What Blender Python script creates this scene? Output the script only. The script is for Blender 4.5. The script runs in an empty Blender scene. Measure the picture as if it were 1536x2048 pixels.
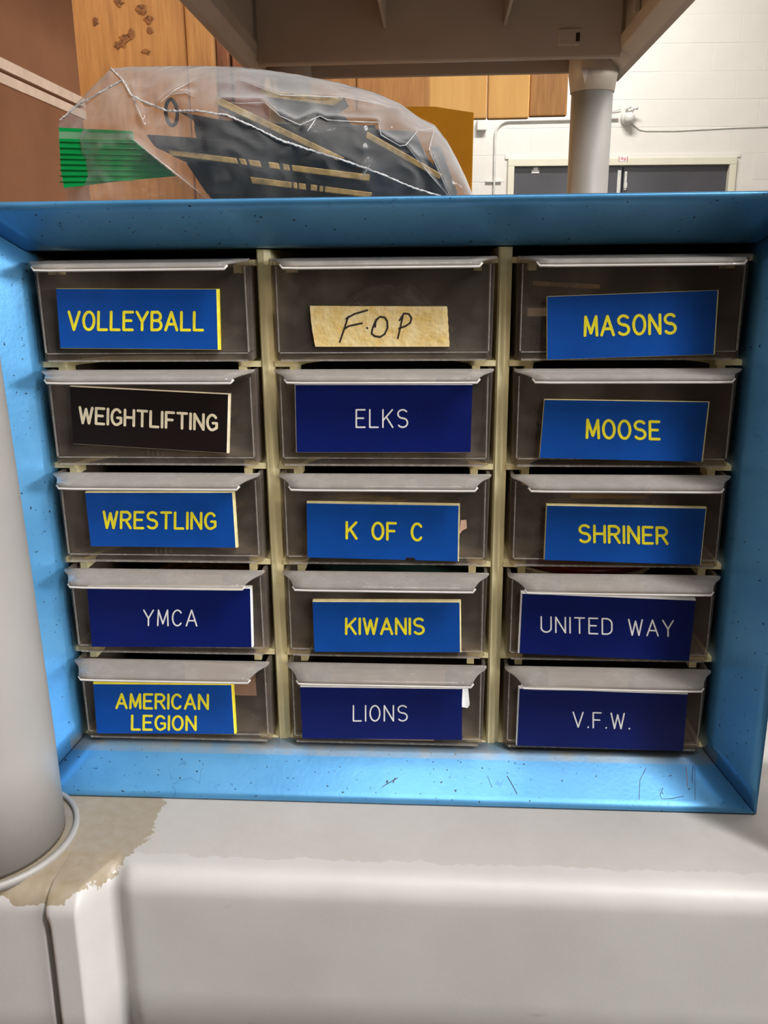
import bpy, bmesh, math, random
from mathutils import Vector, Matrix, noise, geometry
random.seed(7)
S = bpy.context.scene
COL = S.collection
# ------------------------------------------------------------------ camera
CAM = Vector((0.02414, -0.40405, 0.23858))
PITCH, YAW, ROLL, FPX = 0.27279, 0.061531, -0.0093897, 1717.4
camd = bpy.data.cameras.new('camera'); cam = bpy.data.objects.new('camera', camd); COL.objects.link(cam)
RM = (Matrix.Rotation(YAW, 3, 'Z') @ Matrix.Rotation(math.pi/2-PITCH, 3, 'X') @ Matrix.Rotation(ROLL, 3, 'Z'))
cam.matrix_world = Matrix.Translation(CAM) @ RM.to_4x4()
camd.sensor_fit = 'VERTICAL'; camd.sensor_height = 36; camd.sensor_width = 27
camd.lens = FPX*36/2048; camd.clip_start = 0.01; camd.clip_end = 60
S.camera = cam
def at(u, v, Y):                       # measured point of the photograph -> world point on the plane y = Y
    d = RM @ Vector(((u-768)/FPX, -(v-1024)/FPX, -1)); t = (Y-CAM.y)/d.y
    return CAM + d*t
# ------------------------------------------------------------------ light
S.view_settings.view_transform = 'Standard'; S.view_settings.look = 'None'
S.view_settings.exposure = 0.22; S.view_settings.gamma = 1; S.view_settings.use_curve_mapping = False
W = bpy.data.worlds.new('world'); S.world = W; W.use_nodes = True
bg = W.node_tree.nodes['Background']; bg.inputs[0].default_value = (1.0, 0.95, 0.90, 1); bg.inputs[1].default_value = 0.055
def lamp(name, loc, target, sx, sy, e, c=(1, 1, 1)):
    l = bpy.data.lights.new(name, 'AREA'); l.shape = 'RECTANGLE'; l.size = sx; l.size_y = sy; l.energy = e; l.color = c
    o = bpy.data.objects.new(name, l); COL.objects.link(o); o.location = loc
    o.rotation_euler = (Vector(target)-Vector(loc)).to_track_quat('-Z', 'Y').to_euler(); return o
lamp('ceiling_tube_light', (-0.02, -0.98, 2.6), (-0.02, -0.98, 0), 0.40, 1.3, 18, (1, 0.99, 0.98))
lamp('ceiling_tube_light', (1.35, -1.15, 1.85), (0.7, -0.6, 0), 0.16, 1.3, 60, (1, 0.99, 0.98))
lamp('ceiling_tube_light', (0.9, 5.2, 2.9), (0.9, 6.6, 0), 1.3, 0.3, 80, (1, 0.98, 0.95))
lamp('added_side_fill', (3.9, -1.5, 0.75), (0, -0.1, 0.3), 1.3, 0.5, 105, (1, 0.98, 0.96))  # unseen fill from the right, added to brighten cartons and left frame side
lamp('added_warm_fill', (-1.25, 0.72, 0.50), (0.26, 0.62, 0.54), 0.25, 0.25, 7, (1, 0.66, 0.34))  # unseen warm fill, added to tint the right shelf rim
lamp('ceiling_tube_light', (2.2, 0.5, 2.75), (2.2, 0.5, 3.2), 0.2, 3.0, 80, (1, 0.99, 0.97))     # upward glow of the open tube fixtures

# ------------------------------------------------------------------ materials
def nt(name):
    m = bpy.data.materials.new(name); m.use_nodes = True; n = m.node_tree
    return m, n, n.nodes['Principled BSDF'], n.nodes['Material Output']
def N(n, t, **k):
    x = n.nodes.new(t)
    for a, b in k.items(): setattr(x, a, b)
    return x
def srgb(r, g, b):
    f = lambda c: (c/255/12.92) if c/255 <= 0.04045 else ((c/255+0.055)/1.055)**2.4
    return (f(r), f(g), f(b), 1)
def noisef(n, scale, detail=3, rough=0.5, obj=True, vec_scale=None):
    tc = N(n, 'ShaderNodeTexCoord'); x = N(n, 'ShaderNodeTexNoise'); x.inputs['Scale'].default_value = scale
    x.inputs['Detail'].default_value = detail; x.inputs['Roughness'].default_value = rough
    if vec_scale:
        mp = N(n, 'ShaderNodeMapping'); mp.inputs['Scale'].default_value = vec_scale
        n.links.new(tc.outputs['Object'], mp.inputs[0]); n.links.new(mp.outputs[0], x.inputs['Vector'])
    else: n.links.new(tc.outputs['Object'], x.inputs['Vector'])
    return x.outputs['Fac']
def ramp(n, src, stops):
    r = N(n, 'ShaderNodeValToRGB'); e = r.color_ramp.elements
    while len(e) < len(stops): e.new(0.5)
    for i, (p, c) in enumerate(stops): e[i].position = p; e[i].color = c if len(c) == 4 else (*c, 1)
    n.links.new(src, r.inputs[0]); return r.outputs[0]
def mixc(n, fac, a, b, mode='MIX'):
    x = N(n, 'ShaderNodeMix', data_type='RGBA', blend_type=mode)
    for s, v in ((x.inputs[0], fac), (x.inputs[6], a), (x.inputs[7], b)):
        if hasattr(v, 'links'): n.links.new(v, s)
        else: s.default_value = v
    return x.outputs[2]
def math_(n, op, a, b=None, clamp=False):
    x = N(n, 'ShaderNodeMath', operation=op, use_clamp=clamp)
    for s, v in zip(x.inputs, (a, b)):
        if v is None: continue
        if hasattr(v, 'links'): n.links.new(v, s)
        else: s.default_value = v
    return x.outputs[0]
def bump(n, p, src, strength, dist):
    b = N(n, 'ShaderNodeBump'); b.inputs['Strength'].default_value = strength; b.inputs['Distance'].default_value = dist
    n.links.new(src, b.inputs['Height']); n.links.new(b.outputs[0], p.inputs['Normal'])
def plain(name, c, rough=0.5, metal=0, var=0.06, scale=30, bmp=0.0, spec=0.5, bscale=None):
    m, n, p, o = nt(name); p.inputs['Roughness'].default_value = rough; p.inputs['Metallic'].default_value = metal
    p.inputs['Specular IOR Level'].default_value = spec
    f = noisef(n, scale, 4, 0.6)
    a = tuple(x*(1-var*2.2) for x in c[:3]); b = tuple(min(1, x*(1+var*1.6)) for x in c[:3])
    n.links.new(ramp(n, f, [(0.3, a), (0.7, b)]), p.inputs['Base Color'])
    if bmp: bump(n, p, noisef(n, bscale or scale*8, 3), 0.4, bmp)
    return m
def film(name, col, base, dust, rough=0.15, scale=60, facing=0.5, tint=(0.9, 0.88, 0.85), bmp=0, bscale=100, power=2.5, vs=None):
    """thin clear plastic: part see-through, part dusty surface, more solid where it is seen edge-on"""
    m, n, p, o = nt(name); p.inputs['Roughness'].default_value = rough; p.inputs['Base Color'].default_value = (*col, 1)
    t = N(n, 'ShaderNodeBsdfTransparent'); t.inputs[0].default_value = (*tint, 1)
    mx = N(n, 'ShaderNodeMixShader'); lw = N(n, 'ShaderNodeLayerWeight'); lw.inputs[0].default_value = 0.5
    f = math_(n, 'POWER', lw.outputs['Facing'], power); f = math_(n, 'MULTIPLY', f, facing)
    d = noisef(n, scale, 6, 0.65, vec_scale=vs); d = math_(n, 'MULTIPLY', math_(n, 'SUBTRACT', d, 0.45, True), dust*4)
    f = math_(n, 'ADD', math_(n, 'ADD', f, base), d, True); f = math_(n, 'MINIMUM', f, 0.97)
    n.links.new(f, mx.inputs[0]); n.links.new(t.outputs[0], mx.inputs[1]); n.links.new(p.outputs[0], mx.inputs[2])
    n.links.new(mx.outputs[0], o.inputs[0])
    if bmp: bump(n, p, noisef(n, bscale, 3), 1.0, bmp)
    return m
def blue_paint():
    m, n, p, o = nt('blue_enamel'); p.inputs['Roughness'].default_value = 0.34; p.inputs['Metallic'].default_value = 0.5
    c = ramp(n, noisef(n, 25, 5, 0.6), [(0.3, srgb(76, 142, 192)), (0.7, srgb(92, 157, 205))])
    sp = ramp(n, noisef(n, 560, 2, 0.4), [(0.715, (0, 0, 0)), (0.735, (1, 1, 1))])
    c = mixc(n, sp, c, srgb(40, 55, 70))
    vo = N(n, 'ShaderNodeTexVoronoi', feature='DISTANCE_TO_EDGE'); tc = N(n, 'ShaderNodeTexCoord')
    nz = N(n, 'ShaderNodeTexNoise'); nz.inputs['Scale'].default_value = 70; n.links.new(tc.outputs['Object'], nz.inputs['Vector'])
    ad = mixc(n, 0.02, tc.outputs['Object'], nz.outputs['Color']); n.links.new(ad, vo.inputs['Vector']); vo.inputs['Scale'].default_value = 55
    crack = math_(n, 'MULTIPLY', math_(n, 'LESS_THAN', vo.outputs['Distance'], 0.012), math_(n, 'GREATER_THAN', noisef(n, 45, 2), 0.66))
    c = mixc(n, math_(n, 'MULTIPLY', crack, 0.25), c, srgb(40, 60, 85))
    # grey dust lying along the inner edge of the lower lip
    sx = N(n, 'ShaderNodeSeparateXYZ'); n.links.new(tc.outputs['Object'], sx.inputs[0])
    low = math_(n, 'SUBTRACT', 1.0, math_(n, 'DIVIDE', math_(n, 'ABSOLUTE', math_(n, 'SUBTRACT', sx.outputs['Z'], 0.0185)), 0.006), True)
    dy = math_(n, 'GREATER_THAN', sx.outputs['Y'], -0.0105)
    f = math_(n, 'MULTIPLY', math_(n, 'MULTIPLY', low, dy), math_(n, 'MULTIPLY', noisef(n, 90, 3), 1.5), True)
    c = mixc(n, f, c, srgb(150, 150, 145))
    n.links.new(c, p.inputs['Base Color']); bump(n, p, noisef(n, 500, 2), 0.15, 0.0003); return m
def shelf_plastic():
    m, n, p, o = nt('grey_resin_shelf'); p.inputs['Roughness'].default_value = 0.42
    c = ramp(n, noisef(n, 9, 4, 0.6), [(0.3, srgb(176, 172, 169)), (0.7, srgb(191, 188, 185))])
    tc = N(n, 'ShaderNodeTexCoord'); sx = N(n, 'ShaderNodeSeparateXYZ'); n.links.new(tc.outputs['Object'], sx.inputs[0])
    # tan dirt caked around the post socket
    dx = math_(n, 'MULTIPLY', math_(n, 'SUBTRACT', sx.outputs['X'], -0.180), 1.05); dy = math_(n, 'SUBTRACT', sx.outputs['Y'], -0.045)
    r = math_(n, 'SQRT', math_(n, 'ADD', math_(n, 'MULTIPLY', dx, dx), math_(n, 'MULTIPLY', dy, dy)))
    r = math_(n, 'ADD', r, math_(n, 'MULTIPLY', math_(n, 'SUBTRACT', noisef(n, 60, 6, 0.7), 0.5), 0.022))
    top = math_(n, 'GREATER_THAN', math_(n, 'ADD', sx.outputs['Z'], math_(n, 'MULTIPLY', noisef(n, 120, 4), 0.012)), -0.0195)
    mask = math_(n, 'MULTIPLY', math_(n, 'LESS_THAN', r, 0.072), top)
    mask = math_(n, 'MULTIPLY', mask, math_(n, 'ADD', 0.55, math_(n, 'MULTIPLY', noisef(n, 200, 4), 0.5)), True)
    c = mixc(n, mask, c, srgb(138, 121, 92))
    # faint grime on the flat top, ending in a ragged line before the rounded edge
    g = math_(n, 'MULTIPLY', math_(n, 'GREATER_THAN', math_(n, 'ADD', sx.outputs['Y'], math_(n, 'MULTIPLY', noisef(n, 70, 5, .7), 0.012)), -0.066),
              math_(n, 'MULTIPLY', noisef(n, 38, 6, 0.7), 0.6), True)
    c = mixc(n, g, c, srgb(150, 142, 130))
    s1 = ramp(n, noisef(n, 22, 3, 0.5, vec_scale=(1, 1, 3)), [(0.70, (0, 0, 0)), (0.76, (1, 1, 1))])
    c = mixc(n, math_(n, 'MULTIPLY', s1, 0.5), c, srgb(130, 124, 112))
    n.links.new(c, p.inputs['Base Color']); bump(n, p, noisef(n, 900, 2), 0.1, 0.0003); return m
def wood(name, a, b, scale=14):
    m, n, p, o = nt(name); p.inputs['Roughness'].default_value = 0.75
    f = noisef(n, scale, 5, 0.6, vec_scale=(9, 9, 0.8)); c = ramp(n, f, [(0.3, a), (0.68, b)])
    n.links.new(c, p.inputs['Base Color']); bump(n, p, f, 0.35, 0.003); return m
M = {}
M['blue'] = blue_paint()
M['case'] = plain('greyed_blue_case', srgb(78, 92, 102), 0.6)  # case colour greyed to cut the blue bounce onto the bag
M['inside'] = plain('dark_cabinet_interior', srgb(46, 42, 38), 0.8)
M['beige'] = plain('yellowed_plastic', srgb(246, 234, 184), 0.45, var=0.05, bmp=0.0002)
M['beige_shade'] = plain('yellowed_plastic_side', srgb(196, 184, 136), 0.5, var=0.05)
M['tray'] = film('smoky_clear_plastic', (0.40, 0.34, 0.29), 0.08, 0.09, 0.1, 40, 0.5, (0.88, 0.84, 0.79))
M['bead'] = plain('bead_highlight', srgb(200, 194, 188), 0.08, var=0.03)  # pale opaque colour puts a highlight line on the lip's bead
M['edge'] = film('edge_highlight', (0.55, 0.51, 0.47), 0.30, 0.2, 0.15, 200, 0.1)  # paler, more solid plastic imitates highlights on the drawer edges
M['lip'] = film('dusty_clear_lip', (0.52, 0.485, 0.45), 0.28, 0.10, 0.08, 150, 0.55, (0.93, 0.9, 0.87), 0.0001, 90, 2.5)
M['mid'] = plain('blue_label', srgb(14, 74, 158), 0.4, var=0.05, scale=60, spec=0.22)
M['navy'] = plain('navy_label', srgb(10, 26, 96), 0.4, var=0.05, scale=60, spec=0.2)
M['black'] = plain('black_label', srgb(26, 18, 18), 0.45, var=0.05, spec=0.2)
M['yellow'] = plain('yellow_core', srgb(250, 226, 60), 0.5, var=0.08, scale=200)
M['pale'] = plain('pale_yellow_core', srgb(240, 226, 168), 0.5, var=0.08, scale=200)
M['cream'] = plain('cream_core', srgb(236, 222, 190), 0.5, var=0.08, scale=200)
M['white'] = plain('white_core', srgb(250, 250, 247), 0.5, var=0.04, scale=200)
M['yfill'] = plain('yellow_lettering', srgb(255, 232, 40), 0.5, var=0.08, scale=300)
M['ink'] = plain('brown_ink', srgb(40, 30, 26), 0.6)
M['shelf'] = shelf_plastic()
M['taupe'] = plain('taupe_resin', srgb(192, 180, 166), 0.45, var=0.03, scale=12, bmp=0.0003)
M['post'] = plain('grey_resin_post', srgb(152, 149, 145), 0.45, var=0.03, scale=14, bmp=0.0003)
M['card'] = plain('brown_cardboard', srgb(150, 102, 70), 0.85, var=0.05, scale=20)
M['cardedge'] = plain('cut_cardboard_edge', srgb(240, 212, 190), 0.85, var=0.05, scale=60)
M['gold_card'] = plain('manila_card', srgb(232, 172, 40), 0.7, var=0.05, scale=20)
_n = M['gold_card'].node_tree; _t = _n.nodes.new('ShaderNodeBsdfTranslucent'); _t.inputs[0].default_value = srgb(255, 205, 70); _m = _n.nodes.new('ShaderNodeMixShader'); _m.inputs[0].default_value = 0.45
_n.links.new(_n.nodes['Principled BSDF'].outputs[0], _m.inputs[1]); _n.links.new(_t.outputs[0], _m.inputs[2]); _n.links.new(_m.outputs[0], _n.nodes['Material Output'].inputs[0])
M['wood1'] = wood('rough_pine', srgb(146, 100, 54), srgb(172, 124, 70))
M['wood2'] = wood('dark_pine', srgb(96, 54, 32), srgb(132, 80, 50))
M['ply'] = wood('yellow_plywood', srgb(206, 154, 84), srgb(220, 170, 100), 3)
M['knot'] = plain('dark_knot', srgb(128, 80, 40), 0.8, var=0.35, scale=260, bmp=0.004)
M['bag'] = film('bag_film', (0.74, 0.74, 0.74), 0.13, 0.035, 0.06, 18, 0.8, (0.95, 0.95, 0.95), 0.003, 38, 2.0)
M['seam'] = plain('milky_seam_and_glint', srgb(226, 224, 222), 0.4, var=0.1, scale=300)  # real seam, and the painted glints along the film creases
M['green'] = film('green_strip', (0.0, 0.36, 0.08), 0.82, 0.1, 0.3, 40, 0.1, (0.3, 0.9, 0.4))
M['green_pale'] = film('pale_green_strip', (0.25, 0.5, 0.3), 0.6, 0.1, 0.3, 40, 0.1, (0.7, 0.95, 0.75))
M['bronze'] = plain('dark_bronze', srgb(30, 26, 25), 0.45, 0.0, var=0.2, scale=90, spec=0.3)
M['brass'] = plain('tarnished_brass', srgb(214, 178, 110), 0.35, 0.35, var=0.25, scale=160)
M['steelblue'] = plain('blued_steel', srgb(36, 44, 60), 0.3, 0.3, var=0.15, scale=80)
M['wall'] = plain('cream_wall_paint', srgb(226, 221, 213), 0.6, var=0.015, scale=3, bmp=0.001, bscale=60)
M['trim'] = plain('cream_trim_paint', srgb(222, 216, 196), 0.5, var=0.02, scale=5)
M['door'] = plain('charcoal_door', srgb(66, 64, 70), 0.35, var=0.1, scale=3)
M['grey_white'] = plain('off_white_metal', srgb(214, 212, 206), 0.45)
M['red'] = plain('red_print', srgb(200, 70, 70), 0.6)
M['floor'] = plain('concrete_floor', srgb(84, 80, 76), 0.6, var=0.08, scale=3)
M['paper'] = plain('cream_paper', srgb(220, 205, 180), 0.8)
M['pink'] = plain('pinkish_card', srgb(196, 160, 140), 0.8)
M['wine'] = plain('wine_red_enamel', srgb(120, 26, 26), 0.3)
M['teal'] = plain('dark_teal_enamel', srgb(40, 70, 70), 0.3)
M['gold'] = plain('gold_metal', srgb(220, 170, 60), 0.3, 0.7)
M['scratch'] = plain('scratch_mark', srgb(60, 52, 66), 0.6)
# ------------------------------------------------------------------ object helpers
def tag(o, label=None, cat=None, group=None, kind=None):
    if label: o['label'] = label
    if cat: o['category'] = cat
    if group: o['group'] = group
    if kind: o['kind'] = kind
    return o
def empty(name, loc=(0, 0, 0), rz=0):
    o = bpy.data.objects.new(name, None); COL.objects.link(o); o.location = loc; o.rotation_euler.z = rz; o.empty_display_size = 0.02; return o
def link(name, bm, mats, parent=None, smooth=False, bevel=0, seg=2):
    me = bpy.data.meshes.new(name); bmesh.ops.recalc_face_normals(bm, faces=bm.faces); bm.to_mesh(me); bm.free()
    for mm in (mats if isinstance(mats, (list, tuple)) else [mats]): me.materials.append(mm)
    o = bpy.data.objects.new(name, me); COL.objects.link(o)
    if parent: o.parent = parent
    if smooth:
        for f in me.polygons: f.use_smooth = True
    if bevel:
        b = o.modifiers.new('bevel', 'BEVEL'); b.width = bevel; b.segments = seg; b.limit_method = 'ANGLE'; b.angle_limit = 0.6
    return o
def box(bm, x0, x1, y0, y1, z0, z1, mi=0, mat=None):
    v = [bm.verts.new((x, y, z)) for x in (x0, x1) for y in (y0, y1) for z in (z0, z1)]
    if mat is not None:
        for q in v: q.co = mat @ q.co
    for f in ((0, 1, 3, 2), (4, 6, 7, 5), (0, 4, 5, 1), (2, 3, 7, 6), (0, 2, 6, 4), (1, 5, 7, 3)):
        bm.faces.new([v[i] for i in f]).material_index = mi
def obox(name, b, m, parent=None, bevel=0):
    bm = bmesh.new(); box(bm, *b); return link(name, bm, m, parent, bevel=bevel)
def prism_xz(bm, pts, y0, y1, mi=0):          # polygon in x,z, extruded along y
    a = [bm.verts.new((x, y0, z)) for x, z in pts]; b = [bm.verts.new((x, y1, z)) for x, z in pts]; n = len(pts)
    bm.faces.new(a).material_index = mi; bm.faces.new(b[::-1]).material_index = mi
    for i in range(n): bm.faces.new((a[i], b[i], b[(i+1) % n], a[(i+1) % n])).material_index = mi
def prism_xy(bm, pts, z0, z1, mi=0):
    a = [bm.verts.new((x, y, z0)) for x, y in pts]; b = [bm.verts.new((x, y, z1)) for x, y in pts]; n = len(pts)
    bm.faces.new(a).material_index = mi; bm.faces.new(b[::-1]).material_index = mi
    for i in range(n): bm.faces.new((a[i], b[i], b[(i+1) % n], a[(i+1) % n])).material_index = mi
def tube(bm, pts, r, k=8, closed=False, mi=0, rj=0):
    pts = [Vector(p) for p in pts]; rings = []; n = len(pts)
    for i, p in enumerate(pts):
        if closed: d = pts[(i+1) % n]-pts[i-1]
        else: d = pts[min(i+1, n-1)]-pts[max(i-1, 0)]
        d.normalize(); u = d.cross(Vector((0, 1, 0.01)));
        if u.length < 1e-4: u = d.cross(Vector((1, 0, 0)))
        u.normalize(); w = d.cross(u); rr = (r[i] if isinstance(r, list) else r)*(1+random.uniform(-rj, rj))
        rings.append([bm.verts.new(p+(u*math.cos(2*math.pi*j/k)+w*math.sin(2*math.pi*j/k))*rr) for j in range(k)])
    m = n if closed else n-1
    for i in range(m):
        A, B = rings[i], rings[(i+1) % n]
        for j in range(k): bm.faces.new((A[j], A[(j+1) % k], B[(j+1) % k], B[j])).material_index = mi
    if not closed: bm.faces.new(rings[0]).material_index = mi; bm.faces.new(rings[-1][::-1]).material_index = mi
def disc(bm, c, r, h, axis='z', k=40, mi=0, bev=0.0, mat=None):
    rows = [(r-bev, 0), (r, bev), (r, h-bev), (r-bev, h)] if bev else [(r, 0), (r, h)]
    rings = []
    for rr, z in rows:
        rg = []
        for j in range(k):
            a = 2*math.pi*j/k; p = Vector((rr*math.cos(a), rr*math.sin(a), z))
            if axis == 'y': p = Vector((p.x, -p.z, p.y))
            p = (mat @ p) if mat is not None else p
            rg.append(bm.verts.new(p+Vector(c)))
        rings.append(rg)
    for A, B in zip(rings, rings[1:]):
        for j in range(k): bm.faces.new((A[j], A[(j+1) % k], B[(j+1) % k], B[j])).material_index = mi
    bm.faces.new(rings[0][::-1]).material_index = mi; bm.faces.new(rings[-1]).material_index = mi
# ------------------------------------------------------------------ room
ZF = -0.99; WR = YAW
wall = empty('wall_back', (CAM.x, CAM.y, 0), WR); tag(wall, kind='structure')
D = 7.4
U0, U1, ZT_ = 1.072, 2.800, 1.043         # door opening
bm = bmesh.new()
box(bm, -7.0, U0-0.05, D+0.0016, D+0.2, ZF, 3.2); box(bm, U1+0.05, 6.0, D+0.0016, D+0.2, ZF, 3.2); box(bm, U0-0.05, U1+0.05, D+0.0016, D+0.2, ZT_+0.05, 3.2)
link('wall_face', bm, M['wall'], wall)
bw, bh, j = 0.395, 0.195, 0.005
bmb = bmesh.new(); box(bmb, 0, bw, 0, 0.05, 0, bh); b0 = link('block', bmb, M['wall'], wall, bevel=0.0016)
bme = b0.data; first = True
for r in range(20):
    z = 1.525 + 0.2*(r-12) + 0.004
    if z < ZF-0.1 or z > 2.8: continue
    for c in range(15):
        x = -1.2+0.4*c+(0.2 if r % 2 else 0)+0.004
        if x > U0-0.27-0.1 and x < U1-0.1 and z < ZT_-0.05: 
            if x+bw > U0-0.05 and x < U1+0.05: continue
        if z < ZT_+0.08 and z+bh > ZT_-0.05 and x+bw > U0-0.06 and x < U1+0.06: continue
        o = b0 if first else b0.copy()
        if not first: COL.objects.link(o); o.parent = wall
        first = False
        o.location = (x, D+random.uniform(-0.0008, 0.0008), z)
# strip of plain wall between the blocks and the frame
bm = bmesh.new(); box(bm, -7, 6, D-14, D+0.2, ZF-0.1, ZF)
cl_ = obox('ceiling', (-7, 6, D-14, D+0.2, 3.2, 3.3), M['wall']); cl_.location = (CAM.x, CAM.y, 0); cl_.rotation_euler.z = WR; tag(cl_, kind='structure')
for nm_, b_ in (('wall_right', (4.6, 4.7, D-14, D+0.2, ZF, 3.2)), ('wall_left', (-7.0, -6.9, D-14, D+0.2, ZF, 3.2)), ('wall_front', (-7.0, 6, D-14.1, D-14, ZF, 3.2))):
    w_ = obox(nm_, b_, M['wall']); w_.location = (CAM.x, CAM.y, 0); w_.rotation_euler.z = WR; tag(w_, kind='structure')
fl = link('floor', bm, M['floor']); fl.location = (CAM.x, CAM.y, 0); fl.rotation_euler.z = WR; tag(fl, kind='structure')
tr = empty('trim_1', (CAM.x, CAM.y, 0), WR); tag(tr, kind='structure')
obox('frame_side', (U0-0.052, U0, D-0.03, D+0.06, ZF, ZT_), M['trim'], tr, 0.004)
obox('frame_side', (U1, U1+0.055, D-0.03, D+0.06, ZF, ZT_), M['trim'], tr, 0.004)
obox('frame_head', (U0-0.052, U1+0.055, D-0.03, D+0.06, ZT_, ZT_+0.055), M['trim'], tr, 0.004)
obox('frame_border', (U0-0.075, U1+0.085, D-0.012, D+0.05, ZT_+0.056, ZT_+0.085), M['wall'], tr, 0.003)
dr = empty('door_1', (CAM.x, CAM.y, 0), WR); tag(dr, kind='structure')
um = 1.957
obox('door_leaf', (U0+0.004, um-0.004, D+0.02, D+0.06, ZF+0.005, ZT_-0.006), M['door'], dr, 0.003)
obox('door_leaf', (um+0.004, U1-0.004, D+0.02, D+0.06, ZF+0.005, ZT_-0.006), M['door'], dr, 0.003)
bm = bmesh.new(); box(bm, um-0.045, um-0.018, D+0.005, D+0.02, 0.80, 1.01); box(bm, um+0.012, um+0.03, D+0.002, D+0.02, 0.86, 1.0)
box(bm, um+0.010, um+0.034, D-0.004, D+0.02, 0.875, 0.915); link('door_bolt', bm, M['grey_white'], dr)
# placards
sg = empty('door_sign', (CAM.x, CAM.y, 0), WR); tag(sg, 'tiny white placard with red print stuck on the door frame head', 'sign')
obox('placard', (1.902, 1.975, D-0.033, D-0.0301, 1.072, 1.095+0.015), M['white'], sg)
bm = bmesh.new(); y0, y1 = D-0.035, D-0.0331
box(bm, 1.903, 1.908, y0, y1, 1.074, 1.108); box(bm, 1.969, 1.974, y0, y1, 1.074, 1.108)
for x in (1.920, 1.932, 1.944, 1.956): box(bm, x, x+0.005, y0, y1, 1.08, 1.102)
box(bm, 1.920, 1.937, y0, y1, 1.098, 1.102); box(bm, 1.944, 1.961, y0, y1, 1.080, 1.084); link('red_marks', bm, M['red'], sg)
bm = bmesh.new(); box(bm, 1.217, 1.279, D+0.0135, D+0.0195, 0.994, 1.018); box(bm, 1.232, 1.268, D+0.012, D+0.0195, 1.018, 1.037)
st = link('door_sticker', bm, M['white']); st.location = (CAM.x, CAM.y, 0); st.rotation_euler.z = WR
tag(st, 'small white sticker at the top of the left charcoal door', 'sticker')
# conduit, fixture, cables on the wall
cd = empty('wall_conduit', (CAM.x, CAM.y, 0), WR); tag(cd, 'white painted conduit pipe bending down the block wall left of the door', 'pipe')
bm = bmesh.new(); yy = D-0.018
pts = [(1.885, yy, 1.389), (1.4, yy, 1.385), (1.02, yy, 1.381)]+[(1.02-0.107*math.sin(a), yy, 1.274+0.107*math.cos(a)) for a in [i*math.pi/12 for i in range(1, 7)]]+[(0.913, yy, 0.5), (0.913, yy, ZF)]
tube(bm, pts, 0.009); link('pipe', bm, M['grey_white'], cd, True)
bm = bmesh.new(); box(bm, 0.845, 0.972, D-0.02, D, 0.927, 0.939); link('pipe_strap', bm, M['grey_white'], cd)
jb = obox('junction_box', (0.764, 0.84, D-0.06, D, 1.31, 1.385), M['wall'], None, 0.005); jb.location = (CAM.x, CAM.y, 0); jb.rotation_euler.z = WR
tag(jb, 'small cream junction box beside the bend of the wall conduit', 'box')
fx = empty('wall_fixture', (CAM.x, CAM.y, 0), WR); tag(fx, 'round white wall fixture with two small arms at the pipe end', 'fixture')
bm = bmesh.new(); disc(bm, (1.952, D, 1.39), 0.05, 0.07, 'y', 32, bev=0.012); link('round_base', bm, M['grey_white'], fx, True)
bm = bmesh.new(); bmesh.ops.create_uvsphere(bm, u_segments=20, v_segments=12, radius=0.043, matrix=Matrix.Translation((1.955, D-0.08, 1.385))); link('dome', bm, M['grey_white'], fx, True)
bm = bmesh.new(); tube(bm, [(1.94, D-0.05, 1.42), (1.93, D-0.08, 1.452), (1.955, D-0.1, 1.462)], 0.012); tube(bm, [(1.97, D-0.05, 1.42), (1.985, D-0.08, 1.455), (2.01, D-0.1, 1.45)], 0.012)
link('arm', bm, M['grey_white'], fx, True)
bm = bmesh.new(); tube(bm, [(1.70, D-0.01, 1.432), (1.80, D-0.012, 1.437), (1.90, D-0.02, 1.457)], 0.004)
c1 = link('thin_cable', bm, M['grey_white'], None, True); c1.location = (CAM.x, CAM.y, 0); c1.rotation_euler.z = WR; tag(c1, 'thin white cable running up to the round fixture from the left', 'cable')
bm = bmesh.new(); tube(bm, [(1.99, D-0.01, 1.36), (2.06, D-0.008, 1.31), (2.11, D-0.006, 1.300), (2.35, D-0.006, 1.298), (2.8, D-0.006, 1.316), (3.3, D-0.006, 1.327), (4.2, D-0.006, 1.33)], 0.0045)
c1 = link('thin_cable', bm, M['grey_white'], None, True); c1.location = (CAM.x, CAM.y, 0); c1.rotation_euler.z = WR; tag(c1, 'long pale cable running right along the block wall from the round fixture', 'cable')
# ------------------------------------------------------------------ shelving unit
ZS = -0.0195
unit = empty('shelving_unit', (0, 0, 0)); tag(unit, 'grey resin shelving unit that carries the blue drawer cabinet', 'shelf')
def yfront(x, gs=1.0):
    sm = lambda a, b, t: (lambda q: q*q*(3-2*q))(min(1, max(0, (t-a)/(b-a))))
    y = -0.087
    k = sm(0, 1, (-0.1215-x)/0.009); y = -0.087-0.013*k              # ridge flank
    if x < -0.1195 and x > -0.119-0.03: y = -0.087-0.0155*k
    g = math.exp(-((x+0.1435)/0.0014)**2); y += 0.006*g*gs              # narrow groove left of the ridge
    if x <= -0.1435: y = -0.0995+0.006*g*gs
    h = math.exp(-((x+0.1185)/0.0045)**2); y += 0.0045*h              # shallow valley right of the ridge
    return y
xs = [-0.236, -0.22, -0.20, -0.18, -0.165, -0.155, -0.150]+[-0.149+0.0005*i for i in range(90)]+[-0.10, -0.08, -0.04, 0, 0.05, 0.1, 0.15, 0.2, 0.25, 0.286]
bm = bmesh.new(); cols = []
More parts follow.
